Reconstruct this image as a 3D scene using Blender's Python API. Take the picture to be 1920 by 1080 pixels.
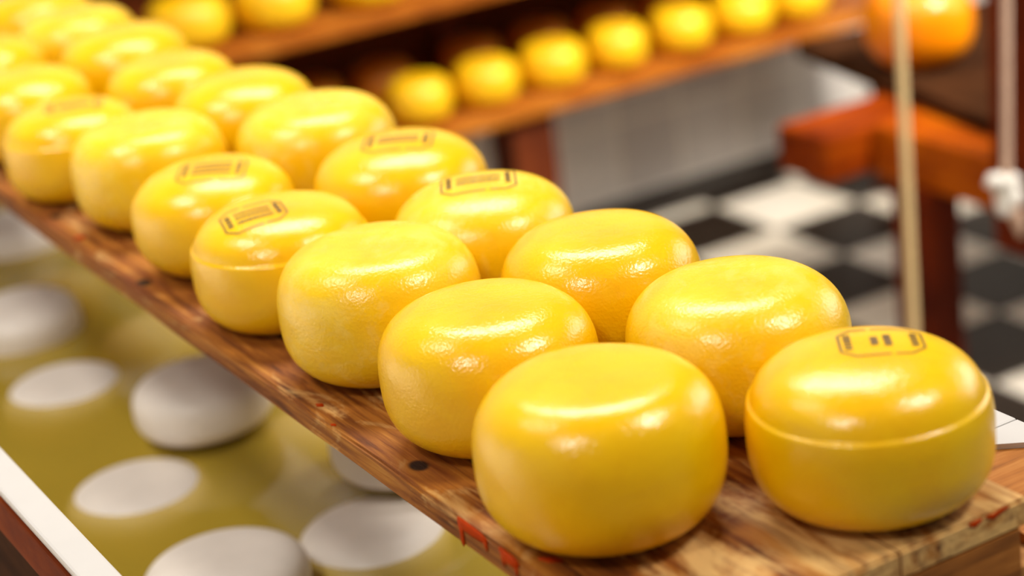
import bpy, bmesh, math, random
from mathutils import Vector, Matrix, noise
PI = math.pi
sc = bpy.context.scene
C = sc.collection
for o in list(bpy.data.objects):
    bpy.data.objects.remove(o, do_unlink=True)

# ------------------------------------------------------------------ camera
cd = bpy.data.cameras.new('camera')
cam = bpy.data.objects.new('camera', cd); C.objects.link(cam)
cr = Vector((0.85344048, -0.50761475, -0.11818039))
cu = Vector((0.27847651, 0.25245294, 0.92667057))
cf = Vector((0.44055667, 0.82376864, -0.35681234))
M = Matrix((cr, cu, -cf)).transposed().to_4x4()
M.translation = Vector((-0.50224242, -0.84340109, 0.51581374))
cam.matrix_world = M
cd.sensor_width = 36.0
cd.lens = 36.0 * 3816.5 / 1920.0
cd.clip_start = 0.05; cd.clip_end = 50
cd.dof.use_dof = True
cd.dof.focus_distance = 1.22
cd.dof.aperture_fstop = 3.5
cd.dof.aperture_blades = 0
sc.camera = cam

# ------------------------------------------------------------------ world, lights, exposure
sc.view_settings.view_transform = 'Standard'
sc.view_settings.look = 'None'
sc.view_settings.exposure = 0.55
sc.view_settings.gamma = 1.0
sc.view_settings.use_curve_mapping = False
w = bpy.data.worlds.new('room_air'); sc.world = w; w.use_nodes = True
bg = w.node_tree.nodes['Background']
bg.inputs[0].default_value = (1.0, 0.92, 0.82, 1); bg.inputs[1].default_value = 0.10

def area(name, loc, target, sx, sy, power, col=(1, 0.95, 0.87)):
    l = bpy.data.lights.new(name, 'AREA'); l.shape = 'RECTANGLE'; l.size = sx; l.size_y = sy
    l.energy = power; l.color = col
    o = bpy.data.objects.new(name, l); C.objects.link(o)
    o.location = loc
    o.rotation_euler = (Vector(target) - Vector(loc)).to_track_quat('-Z', 'Y').to_euler()
    return o
area('ceiling_strip_lamp', (0.62, 1.15, 1.85), (0.1, 0.3, 0), 1.3, 0.5, 30)
area('ceiling_spot_lamp', (0.95, -0.72, 1.75), (0.1, 0.2, 0), 0.42, 0.34, 19)
area('window_light', (2.9, 0.35, 0.75), (0.1, 0.3, 0), 1.6, 1.0, 15, (1, 0.95, 0.88))
area('wall_spot_lamp', (-1.35, -0.62, 1.9), (-0.05, 0.7, -0.2), 0.36, 0.36, 14)
vat_fill = area('vat_fill_light', (-0.8, 0.9, 1.85), (-0.02, 0.88, -0.24), 0.5, 0.4, 2.3)  # added fill that brightens the vat, not a known fixture
vat_fill.data.spread = 1.25
rear = area('rear_wall_fill', (2.0, 0.1, 1.7), (1.6, 2.2, -0.6), 0.6, 0.5, 16)  # added fill, narrowed to brighten the tiled wall below the rack
rear.data.spread = 1.15
left_fill = area('left_floor_fill', (-1.95, 1.6, 1.25), (-2.05, 1.7, -0.85), 0.9, 0.5, 55)  # added fill lighting the unseen left floor and wall for wax reflections
left_fill.data.spread = 1.6

# ------------------------------------------------------------------ helpers
def obj(name, bm, m, parent=None, smooth=False):
    me = bpy.data.meshes.new(name)
    bm.normal_update(); bm.to_mesh(me); bm.free()
    if m: me.materials.append(m)
    if smooth:
        for p in me.polygons: p.use_smooth = True
    o = bpy.data.objects.new(name, me); C.objects.link(o)
    if parent: o.parent = parent
    return o
def tag(o, label=None, cat=None, group=None, kind=None):
    if label: o['label'] = label
    if cat: o['category'] = cat
    if group: o['group'] = group
    if kind: o['kind'] = kind
    return o
def empty(name, loc=(0, 0, 0)):
    o = bpy.data.objects.new(name, None); C.objects.link(o); o.location = loc
    o.empty_display_size = 0.02
    return o
def box(bm, x0, x1, y0, y1, z0, z1, bev=0.0):
    b = bmesh.new()
    bmesh.ops.create_cube(b, size=1)
    for q in b.verts:
        q.co = Vector(((x0+x1)/2 + q.co.x*(x1-x0), (y0+y1)/2 + q.co.y*(y1-y0), (z0+z1)/2 + q.co.z*(z1-z0)))
    if bev: bmesh.ops.bevel(b, geom=list(b.edges), offset=bev, segments=2, affect='EDGES', profile=0.6)
    t = bpy.data.meshes.new('t'); b.to_mesh(t); b.free(); bm.from_mesh(t); bpy.data.meshes.remove(t)
    return bm
def bx(*a, **k): return box(bmesh.new(), *a, **k)
def prism(pts, z0, z1):
    bm = bmesh.new()
    lo = [bm.verts.new((x, y, z0)) for x, y in pts]; hi = [bm.verts.new((x, y, z1)) for x, y in pts]
    n = len(pts)
    bm.faces.new(hi); bm.faces.new(lo[::-1])
    for i in range(n): bm.faces.new((lo[i], lo[(i+1) % n], hi[(i+1) % n], hi[i]))
    bmesh.ops.recalc_face_normals(bm, faces=bm.faces)
    return bm
def tube(bm, pts, rad, seg=14, strands=0, twist=0.0, cap=True):
    """sweep a round (or stranded) section along pts; rad a number or list"""
    P = [Vector(p) for p in pts]; n = len(P); rings = []
    up = Vector((0.31, 0.9, 0.2))
    s = 0.0
    for i in range(n):
        t = (P[min(i+1, n-1)] - P[max(i-1, 0)]).normalized()
        a = (up - t*up.dot(t)).normalized(); b = t.cross(a); up = a
        if i: s += (P[i]-P[i-1]).length
        R = rad[i] if isinstance(rad, (list, tuple)) else rad
        ring = []
        for k in range(seg):
            an = 2*PI*k/seg
            rr = R
            if strands: rr = R*(0.82 + 0.18*abs(math.cos((an + s*twist)*strands/2)))
            ring.append(bm.verts.new(P[i] + a*(rr*math.cos(an)) + b*(rr*math.sin(an))))
        rings.append(ring)
    for i in range(n-1):
        for k in range(seg):
            bm.faces.new((rings[i][k], rings[i][(k+1) % seg], rings[i+1][(k+1) % seg], rings[i+1][k]))
    if cap:
        bm.faces.new(rings[0][::-1]); bm.faces.new(rings[-1])
    return bm

# ------------------------------------------------------------------ materials
class NT:
    def __init__(s, name):
        s.m = bpy.data.materials.new(name); s.m.use_nodes = True
        s.t = s.m.node_tree; s.b = s.t.nodes['Principled BSDF']; s.out = s.t.nodes['Material Output']
    def n(s, typ, **kw):
        nd = s.t.nodes.new(typ)
        for k, val in kw.items(): setattr(nd, k, val)
        return nd
    def l(s, a, b): s.t.links.new(a, b)
    def set(s, nd, i, val):
        if hasattr(val, 'is_linked') or isinstance(val, bpy.types.NodeSocket): s.l(val, nd.inputs[i])
        else: nd.inputs[i].default_value = val
    def math(s, op, a, b=0.0, c=0.0):
        nd = s.n('ShaderNodeMath', operation=op)
        for i, q in enumerate((a, b, c)): s.set(nd, i, q)
        return nd.outputs[0]
    def co(s, scale=(1, 1, 1), loc=(0, 0, 0), kind='Object'):
        tc = s.n('ShaderNodeTexCoord'); mp = s.n('ShaderNodeMapping')
        mp.inputs['Scale'].default_value = scale; mp.inputs['Location'].default_value = loc
        s.l(tc.outputs[kind], mp.inputs[0]); return mp.outputs[0]
    def noise(s, vec, scale, detail=3, rough=0.55, dist=0.0):
        nd = s.n('ShaderNodeTexNoise'); s.l(vec, nd.inputs['Vector'])
        nd.inputs['Scale'].default_value = scale; nd.inputs['Detail'].default_value = detail
        nd.inputs['Roughness'].default_value = rough; nd.inputs['Distortion'].default_value = dist
        return nd.outputs['Fac']
    def ramp(s, fac, stops):
        nd = s.n('ShaderNodeValToRGB'); cr_ = nd.color_ramp
        while len(cr_.elements) < len(stops): cr_.elements.new(0.5)
        for e, (p, c) in zip(cr_.elements, stops):
            e.position = p; e.color = (*c, 1) if len(c) == 3 else c
        s.l(fac, nd.inputs[0]); return nd.outputs[0]
    def mix(s, fac, a, b, mode='MIX'):
        nd = s.n('ShaderNodeMix', data_type='RGBA', blend_type=mode)
        s.set(nd, 0, fac)
        for i, q in ((6, a), (7, b)):
            if isinstance(q, tuple): nd.inputs[i].default_value = (*q, 1)
            else: s.l(q, nd.inputs[i])
        return nd.outputs[2]
    def bump(s, h, strength, dist=0.001, prev=None):
        nd = s.n('ShaderNodeBump'); nd.inputs['Strength'].default_value = strength
        nd.inputs['Distance'].default_value = dist; s.l(h, nd.inputs['Height'])
        if prev is not None: s.l(prev, nd.inputs['Normal'])
        return nd.outputs[0]
    def sphere(s, vec, c, rad, sc_=(1, 1, 1)):
        """1 inside an ellipsoid round c, falling to 0 at its rim"""
        sb = s.n('ShaderNodeVectorMath', operation='SUBTRACT'); s.l(vec, sb.inputs[0]); sb.inputs[1].default_value = c
        mu = s.n('ShaderNodeVectorMath', operation='MULTIPLY'); s.l(sb.outputs[0], mu.inputs[0]); mu.inputs[1].default_value = sc_
        ln = s.n('ShaderNodeVectorMath', operation='LENGTH'); s.l(mu.outputs[0], ln.inputs[0])
        mr = s.n('ShaderNodeMapRange'); mr.interpolation_type = 'SMOOTHSTEP'
        s.l(ln.outputs['Value'], mr.inputs[0]); mr.inputs[1].default_value = rad; mr.inputs[2].default_value = rad*0.55
        mr.inputs[3].default_value = 0; mr.inputs[4].default_value = 1
        return mr.outputs[0]
    def P(s, **kw):
        for k, val in kw.items():
            key = k.replace('_', ' ')
            s.set(s.b, key, val if not (isinstance(val, tuple) and len(val) == 3 and key.endswith(('Color', 'Tint'))) else (*val, 1))
        return s.m

def wax(name, base, deep, pale, rough=0.19, bloom=0.0):
    s = NT(name); v = s.co()
    f = s.noise(v, 16, 5, 0.6, 0.4)
    c1 = s.ramp(f, [(0.30, deep), (0.52, base), (0.74, pale)])
    f2 = s.noise(s.co((1, 1, 0.35)), 70, 3, 0.6)
    c2 = s.mix(s.math('MULTIPLY', f2, 0.16), c1, deep)
    if bloom:
        bl = s.ramp(s.noise(s.co((1, 1, 1.6)), 26, 6, 0.7, 1.0), [(0.50, (0, 0, 0)), (0.62, (1, 1, 1))])
        c2 = s.mix(s.math('MULTIPLY', bl, bloom), c2, (0.88, 0.70, 0.24))
    fine = s.noise(v, 520, 2, 0.5); mid = s.noise(v, 95, 2, 0.5)
    b1 = s.bump(mid, 0.22, 0.0014); b2 = s.bump(fine, 0.45, 0.0007, b1)
    r = s.math('MULTIPLY_ADD', s.noise(v, 30, 3), 0.22, rough-0.08)
    return s.P(Base_Color=c2, Roughness=r, Normal=b2, Specular_IOR_Level=0.5, Coat_Weight=0.0, Coat_Roughness=0.2,
               Coat_IOR=1.45, Subsurface_Weight=0.0)
WAX = [wax('yellow_wax', (0.84, 0.485, 0.0005), (0.80, 0.41, 0.0005), (0.86, 0.54, 0.006)),
       wax('yellow_wax_pale', (0.85, 0.53, 0.004), (0.80, 0.45, 0.001), (0.87, 0.58, 0.02), 0.23, 0.2),
       wax('yellow_wax_bright', (0.84, 0.49, 0.0005), (0.80, 0.43, 0.0003), (0.86, 0.53, 0.004), 0.19)]
WAX_ORANGE = wax('orange_wax', (0.86, 0.25, 0.0003), (0.80, 0.19, 0.0003), (0.90, 0.30, 0.0006), 0.2)
WAX_SHADED = wax('shaded_back_wax', (0.60, 0.20, 0.004), (0.52, 0.15, 0.002), (0.68, 0.25, 0.008), 0.4)  # cheese wax coloured darker to stand in for shade on the back row
WAX_RACK = wax('rack_wax', (0.86, 0.50, 0.003), (0.80, 0.42, 0.001), (0.88, 0.55, 0.01), 0.36)

def plain(name, col, rough=0.5, var=0.06, nscale=30, spec=0.5, bump=0.0):
    s = NT(name); v = s.co()
    f = s.noise(v, nscale, 4)
    c = s.ramp(f, [(0.3, tuple(x*(1-var) for x in col)), (0.7, tuple(min(1, x*(1+var)) for x in col))])
    kw = dict(Base_Color=c, Roughness=rough, Specular_IOR_Level=spec)
    if bump: kw['Normal'] = s.bump(s.noise(v, nscale*6, 3), bump, 0.001)
    return s.P(**kw)

def wood(name, dark, mid, light, axis='y', grain=60, rough=0.5, bump=0.25, spec=0.15):
    s = NT(name)
    st = {'x': (0.07, 1, 1), 'y': (1, 0.07, 1), 'z': (1, 1, 0.07)}[axis]
    v = s.co(st)
    f1 = s.noise(v, grain, 5, 0.62, 0.6); f2 = s.noise(s.co(), 9, 4, 0.6)
    f = s.math('MULTIPLY_ADD', f2, 0.45, s.math('MULTIPLY', f1, 0.6))
    c = s.ramp(f, [(0.36, dark), (0.52, mid), (0.68, light)])
    return s.P(Base_Color=c, Roughness=rough, Normal=s.bump(f1, bump, 0.0015), Specular_IOR_Level=spec)

def plank_wood():
    s = NT('worn_plank_wood'); raw = s.co()
    g = s.noise(s.co((1, 0.05, 1)), 150, 6, 0.65, 0.5)
    g2 = s.noise(s.co((1, 0.12, 1)), 40, 4, 0.6, 1.2)
    big = s.noise(s.co((1, 0.42, 1)), 30, 5, 0.65, 0.8)
    f = s.math('MULTIPLY_ADD', g2, 0.4, s.math('MULTIPLY', g, 0.6))
    c = s.ramp(f, [(0.36, (0.030, 0.006, 0.001)), (0.45, (0.19, 0.050, 0.005)), (0.56, (0.38, 0.135, 0.015)), (0.72, (0.60, 0.29, 0.05))])
    # scraped pale patches, denser on the worn near end
    near = s.n('ShaderNodeSeparateXYZ'); s.l(raw, near.inputs[0])
    nr = s.n('ShaderNodeMapRange'); s.l(near.outputs[1], nr.inputs[0])
    nr.inputs[1].default_value = 0.05; nr.inputs[2].default_value = -0.10; nr.inputs[3].default_value = 0.0; nr.inputs[4].default_value = 0.15
    sc1 = s.math('ADD', big, nr.outputs[0])
    scr = s.ramp(s.math('MULTIPLY_ADD', g, 0.28, sc1), [(0.70, (0, 0, 0)), (0.86, (1, 1, 1))])
    c = s.mix(s.math('MULTIPLY', scr, 0.8), c, (0.72, 0.46, 0.17))
    for kc in ((-0.0522, 0.1411, 0), (-0.0529, 0.7972, 0), (-0.0577, 0.5757, 0), (0.10, 0.16, 0)):
        halo = s.sphere(raw, kc, 0.030, (1.6, 0.7, 1))
        c = s.mix(s.math('MULTIPLY', halo, 0.45), c, (0.17, 0.035, 0.006))
        c = s.mix(s.sphere(raw, kc, 0.0095, (1.35, 0.95, 1)), c, (0.012, 0.002, 0.001))
    b = s.bump(g, 0.55, 0.002); b = s.bump(s.noise(s.co((1, 0.4, 1)), 300, 3), 0.25, 0.0008, b)
    return s.P(Base_Color=c, Roughness=0.62, Normal=b, Specular_IOR_Level=0.3)

PLANK = plank_wood()
OAK_X = wood('vat_oak_along', (0.10, 0.03, 0.008), (0.36, 0.13, 0.025), (0.56, 0.27, 0.075), 'x', 90, 0.6)
OAK_Z = wood('vat_oak_upright', (0.13, 0.05, 0.015), (0.40, 0.18, 0.05), (0.58, 0.33, 0.12), 'z', 90, 0.6)
RED_Y = wood('stained_board', (0.045, 0.006, 0.001), (0.13, 0.020, 0.002), (0.22, 0.042, 0.004), 'y', 40, 0.7, 0.25, 0.05)
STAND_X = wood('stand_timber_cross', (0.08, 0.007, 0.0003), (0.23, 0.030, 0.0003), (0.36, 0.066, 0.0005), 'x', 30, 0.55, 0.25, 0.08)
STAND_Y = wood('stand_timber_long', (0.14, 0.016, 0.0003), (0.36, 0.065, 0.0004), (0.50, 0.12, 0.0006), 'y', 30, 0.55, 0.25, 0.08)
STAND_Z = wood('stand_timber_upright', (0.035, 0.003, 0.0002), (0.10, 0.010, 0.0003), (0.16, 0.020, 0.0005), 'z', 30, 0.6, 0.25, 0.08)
RACK_X = wood('rack_board', (0.15, 0.030, 0.002), (0.32, 0.085, 0.005), (0.50, 0.18, 0.02), 'x', 30, 0.5)
RACK_Z = wood('rack_upright', (0.05, 0.008, 0.002), (0.11, 0.02, 0.004), (0.17, 0.035, 0.006), 'z', 30, 0.6)
RACK_SHADE = wood('rack_shade', (0.06, 0.012, 0.002), (0.14, 0.030, 0.004), (0.22, 0.055, 0.008), 'x', 20, 0.8)  # dark tone standing in for the shade between the shelves
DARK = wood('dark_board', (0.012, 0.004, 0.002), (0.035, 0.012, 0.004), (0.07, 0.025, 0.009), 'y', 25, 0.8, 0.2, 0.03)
WHITE = plain('white_plastic', (0.52, 0.50, 0.485), 0.4, 0.02)
CURD = plain('fresh_cheese_rind', (0.84, 0.765, 0.69), 0.42, 0.05, 24, 0.5, 0.12)
INK = plain('brown_ink', (0.13, 0.062, 0.001), 0.5, 0.25, 120)
RED = plain('red_wax', (0.40, 0.036, 0.0004), 0.5, 0.15, 60, 0.06)
ROPE = plain('tan_cord', (0.86, 0.62, 0.30), 0.8, 0.10, 120, 0.3, 0.3)
ROPE2 = plain('pale_cord', (0.70, 0.47, 0.34), 0.8, 0.10, 120, 0.3, 0.3)
COTTON = plain('white_cotton', (0.85, 0.80, 0.72), 0.85, 0.06, 120, 0.3, 0.3)
STEEL = plain('steel', (0.70, 0.68, 0.62), 0.35, 0.05)
BLACK = plain('black_skirting', (0.018, 0.012, 0.009), 0.35, 0.2)

def floor_mat():
    s = NT('checker_tiles'); tc = s.n('ShaderNodeTexCoord'); sp = s.n('ShaderNodeSeparateXYZ'); s.l(tc.outputs['Object'], sp.inputs[0])
    T = 0.204
    def cell(o, off):
        q = s.math('DIVIDE', s.math('SUBTRACT', o, off), T)
        fl = s.math('FLOOR', q); fr = s.math('SUBTRACT', q, fl)
        e = s.math('ABSOLUTE', s.math('SUBTRACT', fr, 0.5))
        return fl, s.math('GREATER_THAN', e, 0.49)
    fx, ex = cell(sp.outputs[0], 1.505); fy, ey = cell(sp.outputs[1], 1.772)
    ch = s.math('PINGPONG', s.math('ADD', fx, fy), 1.0)
    f = s.noise(s.co(), 5, 4)
    wh = s.ramp(f, [(0.3, (0.60, 0.52, 0.40)), (0.7, (0.76, 0.70, 0.60))])
    bk = s.ramp(f, [(0.3, (0.011, 0.006, 0.003)), (0.7, (0.020, 0.011, 0.006))])
    c = s.mix(s.math('GREATER_THAN', ch, 0.5), bk, wh)
    c = s.mix(s.math('MAXIMUM', ex, ey), c, (0.22, 0.19, 0.15))
    return s.P(Base_Color=c, Roughness=0.4, Specular_IOR_Level=0.12, Normal=s.bump(s.noise(s.co(), 18, 2), 0.05, 0.002))
def tile_wall():
    s = NT('white_wall_tiles'); tc = s.n('ShaderNodeTexCoord'); sp = s.n('ShaderNodeSeparateXYZ'); s.l(tc.outputs['Object'], sp.inputs[0])
    T = 0.15
    def cell(o, off):
        q = s.math('DIVIDE', s.math('SUBTRACT', o, off), T)
        fl = s.math('FLOOR', q)
        return fl, s.math('GREATER_THAN', s.math('ABSOLUTE', s.math('SUBTRACT', s.math('SUBTRACT', q, fl), 0.5)), 0.47)
    fx, ex = cell(sp.outputs[0], 0.03); fz, ez = cell(sp.outputs[2], -0.79)
    cb = s.n('ShaderNodeCombineXYZ'); s.l(fx, cb.inputs[0]); s.l(fz, cb.inputs[1])
    wn = s.n('ShaderNodeTexWhiteNoise'); s.l(cb.outputs[0], wn.inputs[0])
    c = s.ramp(wn.outputs['Value'], [(0.0, (0.56, 0.51, 0.47)), (1.0, (0.72, 0.68, 0.63))])
    g = s.math('MAXIMUM', ex, ez)
    c = s.mix(g, c, (0.80, 0.74, 0.64))
    return s.P(Base_Color=c, Roughness=0.22, Normal=s.bump(s.math('SUBTRACT', 1.0, g), 0.4, 0.002))
def brine_mat():
    s = NT('brine'); t = s.t
    t.nodes.remove(s.b)
    tr = s.n('ShaderNodeBsdfTransparent'); tr.inputs[0].default_value = (0.97, 0.95, 0.86, 1)
    df = s.n('ShaderNodeBsdfDiffuse'); df.inputs[0].default_value = (0.95, 0.66, 0.075, 1)
    gl = s.n('ShaderNodeBsdfGlossy'); gl.inputs['Roughness'].default_value = 0.06
    rip = s.bump(s.noise(s.co(), 14, 2), 0.10, 0.003)
    s.l(rip, gl.inputs['Normal'])
    fr = s.n('ShaderNodeFresnel'); fr.inputs[0].default_value = 1.33
    m1 = s.n('ShaderNodeMixShader'); m1.inputs[0].default_value = 0.43
    s.l(tr.outputs[0], m1.inputs[1]); s.l(df.outputs[0], m1.inputs[2])
    m2 = s.n('ShaderNodeMixShader'); s.l(fr.outputs[0], m2.inputs[0]); s.l(m1.outputs[0], m2.inputs[1]); s.l(gl.outputs[0], m2.inputs[2])
    s.l(m2.outputs[0], s.out.inputs['Surface'])
    va = s.n('ShaderNodeVolumeAbsorption'); va.inputs[0].default_value = (0.80, 0.60, 0.06, 1); va.inputs[1].default_value = 28.0
    s.l(va.outputs[0], s.out.inputs['Volume'])
    return s.m
FLOOR, TILES, BRINE = floor_mat(), tile_wall(), brine_mat()

# ------------------------------------------------------------------ setting
ZF = -0.85
tag(obj('floor', bx(-3.5, 6.0, -3.0, 2.5, ZF-0.05, ZF), FLOOR), 'black and white checkered tile floor', 'floor', kind='structure')
tag(obj('wall_back', bx(-3.5, 6.0, 2.44, 2.54, ZF, 2.0), TILES), 'white tiled wall behind the cheese rack', 'wall', kind='structure')
tag(obj('baseboard_back', bx(-3.5, 6.0, 2.425, 2.44, ZF, -0.795, bev=0.003), BLACK), 'black skirting along the foot of the tiled wall', 'baseboard', kind='structure')

tag(obj('wall_left', bx(-2.7, -2.6, -3.0, 2.44, ZF, 2.0), TILES), 'white tiled wall on the left of the room', 'wall', kind='structure')

# ------------------------------------------------------------------ vat
vat = tag(empty('brine_vat', (0.02, 0.8, ZF)), 'long wooden brine vat with white rim under the plank of cheeses', 'vat')
def vp(name, bm, m, **k):
    o = obj(name, bm, m, **k); o.parent = vat; o.matrix_parent_inverse = Matrix.Translation(-vat.location); return o
ZR = -0.030                                   # top of the rim
XL0, XL1, XR0, XR1, Y0, Y1 = -0.2443, -0.2228, 0.253, 0.2755, -0.030, 1.95
# white tank: inner walls and floor
t = bmesh.new()
box(t, XL1-0.006, XL1, Y0+0.02, Y1-0.02, -0.50, ZR-0.004); box(t, XR0, XR0+0.006, Y0+0.02, Y1-0.02, -0.50, ZR-0.004)
box(t, XL1, XR0, Y0+0.016, Y0+0.022, -0.50, ZR-0.004); box(t, XL1, XR0, Y1-0.022, Y1-0.016, -0.50, ZR-0.004)
box(t, XL1-0.006, XR0+0.006, Y0+0.016, Y1-0.016, -0.506, -0.50)
vp('tank', t, WHITE)
vp('rim', bx(XL0, XL1, Y0-0.03, Y1, ZR-0.006, ZR, bev=0.002), WHITE)
vp('rim', bx(XR0, XR1, Y0+0.022, Y1, ZR-0.006, ZR, bev=0.002), WHITE)
vp('rim', bx(XL1, XR0, Y1-0.022, Y1, ZR-0.006, ZR, bev=0.002), WHITE)
vp('rim', bx(XL1, 0.17, Y0, Y0+0.022, ZR-0.006, ZR, bev=0.002), WHITE)
# mitred white corner with a raised outer lip
vp('corner_plate', prism([(0.17, 0.0), (0.17, 0.03), (XR0, 0.03), (XR0, -0.008), (XR1, -0.008), (XR1, -0.0285), (0.2565, -0.0138), (0.235, 0.0)], ZR-0.006, ZR-0.001), WHITE)
vp('corner_lip', prism([(0.235, 0.0), (0.2565, -0.0138), (XR1, -0.0285), (0.33, -0.07), (0.33, -0.092), (XR1, -0.0500), (0.2420, -0.0262), (0.17, 0.020), (0.17, 0.0)][:7] + [(0.20, 0.0)], ZR-0.003, ZR+0.0005), WHITE)
# wooden casing
vp('side_board', bx(XL0-0.002, XL1-0.008, Y0-0.03, Y1, -0.066, ZR-0.006, bev=0.002), RED_Y)
vp('side_board', bx(XR0+0.008, XR1+0.002, Y0+0.0, Y1, -0.20, ZR-0.006, bev=0.002), RED_Y)
vp('lower_board', bx(XL1-0.022, XL1-0.008, Y0, Y1-0.01, -0.51, -0.066), DARK)
vp('end_board', bx(XL1, XR1, Y1, Y1+0.02, -0.51, ZR-0.006, bev=0.002), RED_Y)
# near end: heavy cross beam carrying the plank, wide ledge beyond it
vp('cross_beam', prism([(XL0, -0.127), (0.1640, -0.127), (0.182, -0.095), (0.182, -0.032), (XL0, -0.032)], -0.12, -0.0168), OAK_X)
vp('corner_post', prism([(0.1642, -0.127), (0.1842, -0.095), (0.1842, -0.06), (0.30, -0.06), (0.30, -0.127)], -0.40, -0.040), OAK_Z)
vp('ledge_board', prism([(0.1825, -0.124), (0.1825, 0.004), (0.2350, -0.0205), (0.2755, -0.049), (0.33, -0.0885), (0.33, -0.124)], -0.0395, -0.0332), OAK_X)
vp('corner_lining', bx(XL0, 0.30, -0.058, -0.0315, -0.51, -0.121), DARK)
for lx, ly in ((-0.235, 0.0), (0.23, 0.0), (-0.235, Y1-0.08), (0.23, Y1-0.08)):
    vp('leg', bx(lx-0.005, lx+0.045, ly, ly+0.06, ZF, -0.508, bev=0.003), RED_Y)
bb = bmesh.new(); bmesh.ops.create_uvsphere(bb, u_segments=16, v_segments=8, radius=0.010)
for q in bb.verts: q.co = Vector((XL1-0.022 + q.co.z*0.35, 0.472 + q.co.x, -0.112 + q.co.y))
vp('bolt', bb, STEEL, smooth=True)

LEVEL = -0.238
tag(obj('brine', bx(XL1+0.0005, XR0-0.0005, Y0+0.0225, Y1-0.0225, -0.4995, LEVEL), BRINE), 'yellow-green brine filling the vat around the floating white cheeses', 'brine', kind='stuff')

# ------------------------------------------------------------------ cheeses
def lumps(rng, n=7, amp=0.012):
    L = [(rng.randint(1, 4), rng.uniform(0, 6.28), rng.uniform(1, 3.2), rng.uniform(0, 6.28), rng.uniform(-1, 1)*amp/(1+0.3*k)) for k in range(n)]
    def f(phi, t): return sum(a*math.cos(m*phi+p)*math.cos(q*t+s) for m, p, q, s, a in L)
    return f
def prof(t, H, kind):
    """radius (of 1) and height (of H) for polar parameter t: 0 underside .. pi top"""
    s, c = math.sin(t), -math.cos(t)
    if kind in ('flat', 'broad', 'curd'):
        n, cap = {'flat': (2.75, 0.935), 'broad': (2.75, 0.885), 'curd': (2.9, 0.95)}[kind]
        r = s**(2/n); z = math.copysign(abs(c)**(2/n), c)
        if z > 0:
            k = 26.0                           # soft minimum: the flat pressed face meets the shoulder in a rounded edge
            z = -math.log(math.exp(-k*z) + math.exp(-k*cap))/k
            z = z/(cap - 0.002)
        else: z = max(z, -0.955)/0.955
        return r, (z+1)/2*H
    if kind == 'ridge':                        # moulded edge line round the upper third
        if c < 0: r = s**(2/3.2); z = max(-abs(c)**(2/3.2), -0.955)/0.955; zz = (z+1)/2*0.98
        else: r = s**(2/3.0); zz = 0.49 + abs(c)**(2/2.7)*0.51
        if zz > 0.70: r *= 1-0.020*min(1, (zz-0.70)/0.018)*(1-0.7*min(1, max(0, (zz-0.72)/0.2)))
        return r, zz*H
    r = s**(2/2.55); z = math.copysign(abs(c)**(2/2.55), c)     # 'dome'
    return r, (max(z, -0.955)/(0.955 if z < 0 else 1)+1)/2*H
def make_wheel(name, loc, R, H, kind, mat, seed, amp=0.009, nu=72, nv=56, rot=None, tilt=(0, 0)):
    rng = random.Random(seed); f = lumps(rng, amp=amp)
    bm = bmesh.new(); rings = []
    def pt(t, phi):
        r, z = prof(t, H, kind); k = 1 + f(phi, t)
        return Vector((R*r*k*math.cos(phi), R*r*k*math.sin(phi), z*(1 + 0.35*f(phi+1.3, t)*r) if z > 0.02*H else z))
    ts = []
    for j in range(1, nv): ts.append(PI*j/nv)
    if kind == 'ridge':
        for q in (0.685, 0.70, 0.706, 0.712, 0.718, 0.73):
            ts.append(math.acos(-(((q-0.49)/0.51)**(2.7/2))))
        ts.sort()
    b0 = bm.verts.new((0, 0, prof(1e-4, H, kind)[1])); b1 = bm.verts.new((0, 0, prof(PI-1e-4, H, kind)[1]))
    for t in ts: rings.append([bm.verts.new(pt(t, 2*PI*k/nu)) for k in range(nu)])
    for a, b in zip(rings, rings[1:]):
        for k in range(nu): bm.faces.new((a[k], a[(k+1) % nu], b[(k+1) % nu], b[k]))
    for k in range(nu):
        bm.faces.new((b0, rings[0][(k+1) % nu], rings[0][k])); bm.faces.new((b1, rings[-1][k], rings[-1][(k+1) % nu]))
    zmin = min(q.co.z for q in bm.verts)
    for q in bm.verts: q.co.z -= zmin
    o = obj(name, bm, mat, smooth=True); o.location = loc
    o.rotation_euler = (tilt[0], tilt[1], 0)
    def top(x, y):                              # height of the top surface at (x, y)
        rr = math.hypot(x, y); phi = math.atan2(y, x); lo, hi = PI*0.5, PI-1e-4
        for _ in range(30):
            mid = (lo+hi)/2; p = pt(mid, phi)
            if math.hypot(p.x, p.y) > rr: lo = mid
            else: hi = mid
        return pt(lo, phi).z - zmin
    return o, top
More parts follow.
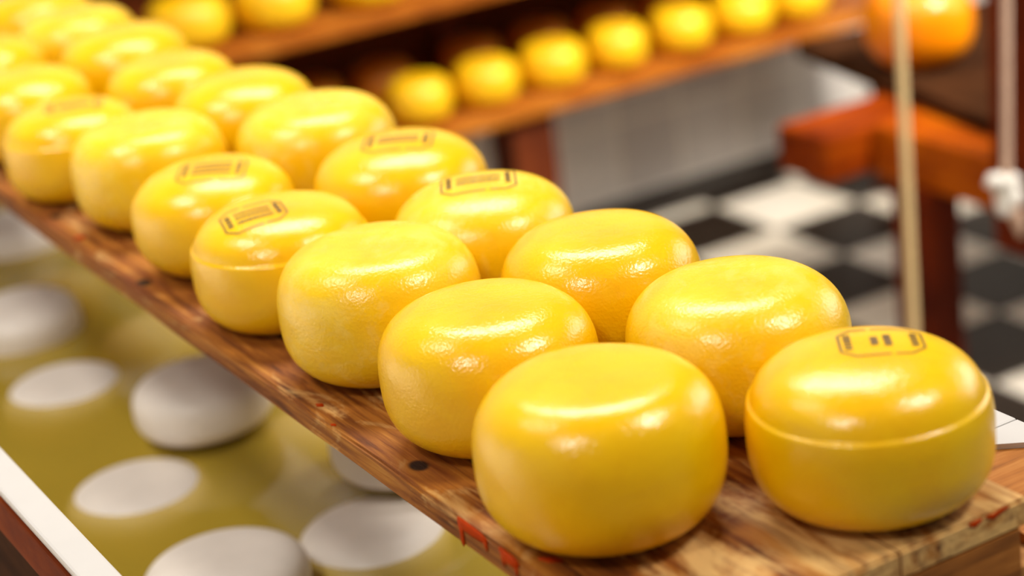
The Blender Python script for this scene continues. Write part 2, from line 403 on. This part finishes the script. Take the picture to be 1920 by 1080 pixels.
def stamp(parent, top, R, cx, cy, ang, sw, sh, seed, bars=3):
    """printed octagonal mark with lines of small lettering, lying on the curved top"""
    rng = random.Random(seed); bm = bmesh.new()
    ca, sa = math.cos(ang), math.sin(ang)
    def P(u, v):
        x = (cx + u*ca - v*sa)*R; y = (cy + u*sa + v*ca)*R
        return Vector((x, y, top(x, y) + 0.00035))
    def stroke(u0, v0, u1, v1, wd):
        wd *= 1.3
        n = max(2, int(math.hypot(u1-u0, v1-v0)/0.04)); L = math.hypot(u1-u0, v1-v0)
        if L < 1e-5: return
        nx, ny = -(v1-v0)/L*wd/2, (u1-u0)/L*wd/2
        prev = None
        for i in range(n+1):
            k = i/n; u, v = u0+(u1-u0)*k, v0+(v1-v0)*k
            pr = (bm.verts.new(P(u+nx, v+ny)), bm.verts.new(P(u-nx, v-ny)))
            if prev: bm.faces.new((prev[0], prev[1], pr[1], pr[0]))
            prev = pr
    a, b, c = sw/2, sh/2, 0.11
    oc = [(-a+c, -b), (a-c, -b), (a, -b+c), (a, b-c), (a-c, b), (-a+c, b), (-a, b-c), (-a, -b+c)]
    for i in range(8):
        (u0, v0), (u1, v1) = oc[i], oc[(i+1) % 8]
        if i in (0, 4):                         # long sides broken by tiny lettering
            stroke(u0, v0, u0+(u1-u0)*0.62, v1, 0.015); stroke(u0+(u1-u0)*0.70, v0, u1, v1, 0.015)
        elif i in (2, 6): stroke(u0, v0, u1, v1, 0.016)
        else: stroke(u0, v0, u1, v1, 0.014)
    for k in range(-bars if bars < 0 else 0):   # two upright bars of letters
        stroke((k-0.5)*sw*0.16, -b*(0.42 if k else 0.3), (k-0.5)*sw*0.16, b*(0.42 if k else 0.3), sw*0.07)
    for k in range(max(bars, 0)):                       # unreadable lines of letters in the middle
        v = (k-(bars-1)/2)*sh*0.2
        u = -a*0.58
        while u < a*0.58:
            du = rng.uniform(0.02, 0.05)
            stroke(u, v, min(u+du, a*0.6), v, sh*0.07); u += du + 0.007
    for sgn in (-1, 1):
        v = -b*0.5
        while v < b*0.5:
            dv = rng.uniform(0.03, 0.07); stroke(sgn*a*0.80, v, sgn*a*0.80, v+dv, 0.045); v += dv + 0.025
    bmesh.ops.recalc_face_normals(bm, faces=bm.faces)
    for f_ in bm.faces:
        if f_.normal.z < 0: f_.normal_flip()
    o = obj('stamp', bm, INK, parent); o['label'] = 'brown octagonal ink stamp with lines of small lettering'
    return o

GL = 'yellow cheese wheels on the plank'
def A(d): return math.radians(d)
# x, y, R, H, kind, wax, stamp(cx, cy, angle, w, h, bars), label
LEFT = [
 (-0.0088, 0.0038, 0.0678, 0.0879, 'broad', 2, None, 'big unstamped yellow cheese at the near end of the left row by red drips'),
 (0.0055, 0.1468, 0.0660, 0.0855, 'flat', 0, None, 'second yellow cheese wheel from the near end of the left row, unstamped'),
 (0.0053, 0.2879, 0.0669, 0.0867, 'broad', 1, None, 'third yellow cheese wheel of the left row, pale scuffed wax, unstamped'),
 (-0.0022, 0.4259, 0.0644, 0.0834, 'ridge', 0, (-0.30, -0.12, A(-12), 0.68, 0.60, 3), 'stamped yellow cheese wheel fourth from the near end of the left row'),
 (0.0043, 0.5646, 0.0631, 0.0817, 'dome', 2, (-0.02, -0.22, A(-32), 0.80, 0.66, 3), 'stamped yellow cheese wheel fifth from the near end of the left row'),
 (0.0103, 0.7158, 0.0645, 0.0836, 'broad', 1, None, 'unstamped pale topped yellow cheese wheel, sixth of the left row'),
 (-0.0096, 0.8498, 0.0612, 0.0792, 'ridge', 0, (0.06, -0.16, A(-20), 0.78, 0.56, 2), 'blurred stamped yellow cheese wheel seventh in the left row'),
 (-0.0032, 0.9999, 0.0635, 0.0823, 'dome', 2, None, 'blurred yellow cheese wheel eighth in the left row, cut by the left frame edge'),
 (-0.0017, 1.1458, 0.0660, 0.0855, 'flat', 0, None, 'blurred yellow cheese wheel ninth in the left row at the upper left'),
]
RIGHT = [
 (0.1137, -0.0691, 0.0658, 0.0853, 'ridge', 0, (0.21, 0.04, A(-33), 0.66, 0.56, -2), 'stamped yellow cheese wheel with moulded edge line at the plank end, right row'),
 (0.1287, 0.0651, 0.0661, 0.0856, 'flat', 1, None, 'unstamped glossy yellow cheese wheel second in the right row, behind the stamped end one'),
 (0.1234, 0.2048, 0.0649, 0.0840, 'flat', 0, None, 'unstamped yellow cheese wheel third in the right row with sparkling sheen'),
 (0.1193, 0.3500, 0.0647, 0.0839, 'dome', 1, (0.04, 0.05, A(-28), 0.80, 0.72, 2), 'stamped yellow cheese wheel fourth from the near end of the right row'),
 (0.1267, 0.4888, 0.0666, 0.0862, 'dome', 0, (0.0, -0.10, A(-34), 0.78, 0.64, 2), 'stamped yellow cheese wheel fifth from the near end of the right row'),
 (0.1292, 0.6422, 0.0662, 0.0858, 'flat', 1, None, 'pale shiny yellow cheese wheel sixth in the right row'),
 (0.1306, 0.7942, 0.0638, 0.0827, 'dome', 2, None, 'blurred yellow cheese wheel seventh in the right row with one white glint'),
 (0.1130, 0.9212, 0.0615, 0.0797, 'flat', 0, None, 'blurred yellow cheese wheel eighth in the right row, dull topped'),
 (0.1234, 1.0727, 0.0650, 0.0842, 'dome', 2, None, 'blurred yellow cheese wheel ninth in the right row, two glints on its shoulder'),
 (0.1213, 1.2089, 0.0632, 0.0818, 'flat', 1, None, 'blurred yellow cheese wheel tenth in the right row, near the top edge'),
 (0.1220, 1.3500, 0.0645, 0.0836, 'dome', 0, None, 'blurred yellow cheese wheel at the far top left corner of the photo'),
]
for i, (x, y, R, H, kind, wx, st, lab) in enumerate(LEFT + RIGHT):
    o, top = make_wheel('yellow_cheese', (x, y, 0.0), R, H, kind, WAX[wx], 100+i)
    tag(o, lab, 'cheese', GL)
    if st: stamp(o, top, R, st[0], st[1], st[2], st[3], st[4], 300+i, st[5])

# ------------------------------------------------------------------ the plank
bm = bmesh.new(); box(bm, -0.0672, 0.1707, -0.127, 1.95, -0.0165, 0.0)
bmesh.ops.subdivide_edges(bm, edges=[e for e in bm.edges if abs((e.verts[0].co-e.verts[1].co).y) > 0.5], cuts=90)
rng = random.Random(5)
for q in bm.verts:                               # worn, slightly wavy arrises
    if q.co.z > -0.001: q.co.z -= 0.0
    if q.co.x < 0: q.co.x += 0.0012*noise.noise(Vector((0, q.co.y*9, q.co.z*40)))
bmesh.ops.bevel(bm, geom=[e for e in bm.edges if len(e.link_faces) == 2 and e.calc_face_angle(0) > 1], offset=0.0016, segments=2, affect='EDGES')
plank = tag(obj('wooden_plank', bm, PLANK), 'long worn wooden plank carrying two rows of yellow cheeses over the vat', 'plank')
def blob(pts, rad, squash):
    """hardened wax run: a fat line with the given per-point radii, flattened along squash"""
    bm = bmesh.new(); tube(bm, pts, rad, 10)
    c = Vector(pts[0])
    for q in bm.verts:
        for ax, k in squash: q.co[ax] = c[ax] + (q.co[ax]-c[ax])*k
    return bm
EX = -0.0676
def drip(parts, name='wax_drip'):
    bm = bmesh.new()
    for pts, rad, sq in parts:
        b = blob(pts, rad, sq); t_ = bpy.data.meshes.new('t'); b.to_mesh(t_); b.free(); bm.from_mesh(t_); bpy.data.meshes.remove(t_)
    o = obj(name, bm, RED, plank, smooth=True); o['label'] = 'hardened red wax run'; return o
side = [(0, 0.28)]; flat = [(2, 0.25)]
drip([([(EX, 0.0665, -0.0005), (EX, 0.060, -0.002), (EX, 0.050, -0.0022), (EX, 0.040, -0.002), (EX, 0.034, -0.0015)], [0.0022, 0.0038, 0.0036, 0.003, 0.0012], side),
      ([(EX, 0.0645, -0.001), (EX, 0.0642, -0.008), (EX, 0.0640, -0.0145), (EX, 0.0640, -0.0163)], [0.0028, 0.0023, 0.0022, 0.0010], side),
      ([(EX, 0.038, -0.001), (EX, 0.0365, -0.006), (EX, 0.036, -0.0085)], [0.0022, 0.0018, 0.0008], side)])
drip([([(EX, 0.021, -0.0005), (EX, 0.014, -0.003), (EX, 0.006, -0.003), (EX, 0.001, -0.002)], [0.0018, 0.0042, 0.0040, 0.0014], side),
      ([(EX, 0.0185, -0.001), (EX, 0.0180, -0.007), (EX, 0.0180, -0.010)], [0.0022, 0.0020, 0.0008], side),
      ([(EX, 0.0050, -0.002), (EX, 0.0045, -0.008), (EX, 0.0045, -0.0105)], [0.0020, 0.0018, 0.0007], side)])
drip([([(-0.058, -0.004, 0.0002), (-0.054, -0.010, 0.0002), (-0.050, -0.016, 0.0002)], [0.0012, 0.0030, 0.0010], flat)])
drip([([(-0.059, 0.7285, 0.0002), (-0.0575, 0.7238, 0.0002), (-0.056, 0.717, 0.0002)], [0.0015, 0.006, 0.0012], flat)])
drip([([(-0.0585, 0.2680, 0.0002), (-0.0576, 0.2644, 0.0002), (-0.057, 0.261, 0.0002)], [0.0008, 0.0026, 0.0008], flat)])
drip([([(-0.0650, 0.2330, 0.0002), (-0.0646, 0.2307, 0.0002), (-0.064, 0.228, 0.0002)], [0.0006, 0.0018, 0.0006], flat)])
EY = -0.1272; fr = [(1, 0.28)]
drip([([(0.129, EY, -0.0012), (0.1335, EY, -0.0025), (0.138, EY, -0.0012)], [0.0008, 0.0022, 0.0008], fr)])
drip([([(0.141, EY, -0.0010), (0.1462, EY, -0.0026), (0.1515, EY, -0.0012), (0.157, EY, -0.0008)], [0.0008, 0.0020, 0.0014, 0.0006], fr)])
sp_ = bmesh.new(); box(sp_, 0.0825, 0.0833, -0.1273, -0.1268, -0.0155, -0.001); box(sp_, 0.0825, 0.0833, -0.127, -0.098, -0.0008, 0.00025)
o = obj('split_crack', sp_, RACK_Z, plank); o['label'] = 'dark crack in the plank end'

# ------------------------------------------------------------------ white cheeses floating in the brine
FLO = [ # x, y, top z, R, label
 (-0.0200, 1.0150, -0.2310, 0.0640, 'white cheese floating level with the brine nearest the left frame edge above the rim'),
 (0.0456, 0.8000, -0.1780, 0.0643, 'white cheese standing highest out of the brine, between the rim and the plank'),
 (-0.0481, 0.7370, -0.2315, 0.0655, 'white cheese with flat top just awash, alone in front of the tall one'),
 (-0.0671, 0.4856, -0.1932, 0.0650, 'white cheese at the bottom edge of the photo nearest the rim'),
 (0.0680, 0.5130, -0.2250, 0.0620, 'half sunken white cheese at the bottom edge close under the plank'),
 (0.1325, 0.5690, -0.1700, 0.0615, 'white cheese partly hidden under the plank edge, above the half sunken one'),
 (0.1420, 0.7680, -0.2430, 0.0580, 'sunken pinkish white cheese showing beside the plank edge'),
 (-0.0060, 1.1870, -0.2000, 0.0635, 'tall white cheese floating at the left frame edge'),
 (0.1150, 1.1080, -0.2415, 0.0640, 'sunken white cheese close to the plank behind the tall floating one'),
 (0.0750, 1.3430, -0.2430, 0.0630, 'sunken white cheese behind the tall one at the left edge'),
 (0.0850, 1.4950, -0.2050, 0.0640, 'blurred white cheese at the far left beside the plank'),
]
for i, (x, y, zt, R, lab) in enumerate(FLO):
    H = {1: 0.056, 5: 0.052}.get(i, 0.060)
    rr = random.Random(900+i)
    o, _ = make_wheel('white_cheese', (x, y, zt-H), R, H, 'curd', CURD, 500+i, 0.014, 56, 40, tilt=(rr.uniform(-.03, .03), rr.uniform(-.03, .03)))
    tag(o, lab, 'cheese', 'white cheeses floating in the brine')

# ------------------------------------------------------------------ rack along the back wall
rack = tag(empty('cheese_rack', (1.2, 2.25, ZF)), 'wooden two shelf rack of yellow cheeses along the tiled wall', 'rack')
def rp(name, bm, m):
    o = obj(name, bm, m); o.parent = rack; o.matrix_parent_inverse = Matrix.Translation(-rack.location); return o
ZL, ZU = -0.443, -0.225
rp('shelf', bx(0.30, 2.05, 2.10, 2.42, ZL-0.026, ZL, bev=0.003), RACK_X)
rp('shelf', bx(0.30, 2.05, 2.10, 2.42, ZU-0.024, ZU, bev=0.003), RACK_X)
rp('shelf', bx(0.30, 2.05, 2.10, 2.42, 0.04, 0.064, bev=0.003), RACK_X)
rp('shade_panel', bx(0.30, 2.05, 2.421, 2.432, ZL-0.026, 0.35), RACK_SHADE)  # dark sheet added where the rack interior lies in shade
for px in (0.34, 1.125, 1.98):
    rp('post', bx(px, px+0.085, 2.125, 2.21, ZF, ZL-0.0262, bev=0.003), RACK_Z)
    rp('post', bx(px+0.02, px+0.065, 2.385, 2.4205, ZL+0.0002, 0.0398, bev=0.003), RACK_Z)
LX = [0.979, 1.110, 1.245, 1.381, 1.522, 1.660, 1.791]
LN = ['leftmost', 'second', 'third', 'fourth', 'fifth', 'sixth', 'seventh']
for i, x in enumerate(LX):
    o, _ = make_wheel('rack_cheese', (x, 2.172, ZL), 0.059 + 0.002*((i*7) % 3-1), 0.080, 'flat', WAX_RACK, 700+i, 0.01, 40, 28)
    tag(o, ('leftmost' if i == 0 else LN[i] + ' from the left') + ' blurred yellow cheese in the front row of the lower shelf', 'cheese', 'yellow cheeses on the lower shelf')
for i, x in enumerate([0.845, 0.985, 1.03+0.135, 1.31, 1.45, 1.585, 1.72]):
    o, _ = make_wheel('rack_cheese', (x, 2.318, ZL), 0.058, 0.080, 'flat', WAX_SHADED, 740+i, 0.01, 32, 20)
    tag(o, ('leftmost' if i == 0 else LN[i] + ' from left') + ' cheese coloured brown for shade in lower back row', 'cheese', 'shade-coloured cheeses at the back of the lower shelf')
UN = ['leftmost, behind the plank cheeses', 'middle one of three', 'rightmost, cut by the top edge']
for i, x in enumerate([0.598, 0.746, 0.918]):
    o, _ = make_wheel('rack_cheese', (x, 2.178, ZU), 0.066, 0.085, 'flat', WAX_RACK, 770+i, 0.01, 40, 28)
    tag(o, 'blurred yellow cheese on the upper shelf, ' + UN[i], 'cheese', 'yellow cheeses on the upper shelf')

# ------------------------------------------------------------------ weighing stand on the right
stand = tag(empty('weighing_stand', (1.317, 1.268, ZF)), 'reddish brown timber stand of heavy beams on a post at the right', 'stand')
def sp(name, bm, m):
    o = obj(name, bm, m); o.parent = stand; o.matrix_parent_inverse = Matrix.Translation(-stand.location); return o
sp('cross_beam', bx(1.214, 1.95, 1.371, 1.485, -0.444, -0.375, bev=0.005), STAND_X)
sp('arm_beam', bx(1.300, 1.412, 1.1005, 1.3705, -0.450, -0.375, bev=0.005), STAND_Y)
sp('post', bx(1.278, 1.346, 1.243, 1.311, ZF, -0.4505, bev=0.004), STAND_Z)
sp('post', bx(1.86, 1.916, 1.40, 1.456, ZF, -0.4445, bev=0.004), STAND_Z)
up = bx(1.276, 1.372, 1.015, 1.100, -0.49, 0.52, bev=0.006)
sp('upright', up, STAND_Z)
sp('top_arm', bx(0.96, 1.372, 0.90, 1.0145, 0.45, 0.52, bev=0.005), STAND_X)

pf = prism([(1.465, 1.755), (1.365, 1.193), (1.40, 1.155), (1.95, 1.09), (2.02, 1.66)], -0.3748, -0.350)
tag(obj('weighing_platform', pf, DARK), 'dark wooden board lying on the stand beams under the orange cheese', 'board')
o, _ = make_wheel('orange_cheese', (1.497, 1.490, -0.350), 0.083, 0.135, 'dome', WAX_ORANGE, 880, 0.012)
tag(o, 'large round orange waxed cheese on the dark board, upper right', 'cheese')

# cords
def zl(z0, z1, n): return [z0 + (z1-z0)*i/n for i in range(n+1)]
ca, cb = Vector((1.0368, 0.9922, -0.845)), Vector((1.0410, 0.9850, 0.449))
bm = bmesh.new(); tube(bm, [ca.lerp(cb, i/160) for i in range(161)], 0.0066, 12, 3, 120)
tag(obj('hanging_cord', bm, ROPE, smooth=True), 'tan cord hanging straight down past the orange cheese', 'cord')
c2 = empty('knotted_cord', (1.165, 0.94, 0.449)); tag(c2, 'pale cord with a white knot hanging beside the dark upright at the right', 'cord')
def kp(name, bm, m, **k):
    o = obj(name, bm, m, **k); o.parent = c2; o.matrix_parent_inverse = Matrix.Translation(-c2.location); return o
ka, kb = Vector((1.1590, 0.9455, -0.318)), Vector((1.1735, 0.9300, 0.449))
bm = bmesh.new(); tube(bm, [ka.lerp(kb, i/110) for i in range(111)], 0.0062, 12, 3, 120); kp('strand', bm, ROPE2, smooth=True)
bm = bmesh.new()
ctr = Vector((1.1620, 0.945, -0.340))
for k, (rx, rz, tw, dz) in enumerate(((0.007, 0.013, 0.5, 0.000), (0.008, 0.008, -0.6, -0.010), (0.006, 0.013, 0.9, -0.016))):
    pts = []
    for i in range(29):
        an = 2*PI*i/28*0.98
        p = Vector((rx*math.cos(an), 0.006*math.sin(2*an+k), rz*math.sin(an)))
        p.rotate(Matrix.Rotation(tw, 3, 'Y')); pts.append(ctr + p + Vector((0, 0.002*k, dz)))
    tube(bm, pts, 0.0085, 10)
tube(bm, [ctr+Vector((-0.006, 0, 0.006)), ctr+Vector((-0.018, -0.002, 0.017)), ctr+Vector((-0.027, -0.002, 0.019)), ctr+Vector((-0.033, -0.002, 0.012))], [0.009, 0.010, 0.010, 0.008], 10)
kp('knot', bm, COTTON, smooth=True)
bm = bmesh.new()
tube(bm, [ctr+Vector((0.004, 0, -0.018)), ctr+Vector((0.008, 0, -0.035)), ctr+Vector((0.013, -0.002, -0.052)), ctr+Vector((0.016, -0.002, -0.066))], [0.010, 0.009, 0.007, 0.004], 10)
kp('loose_end', bm, ROPE2, smooth=True)
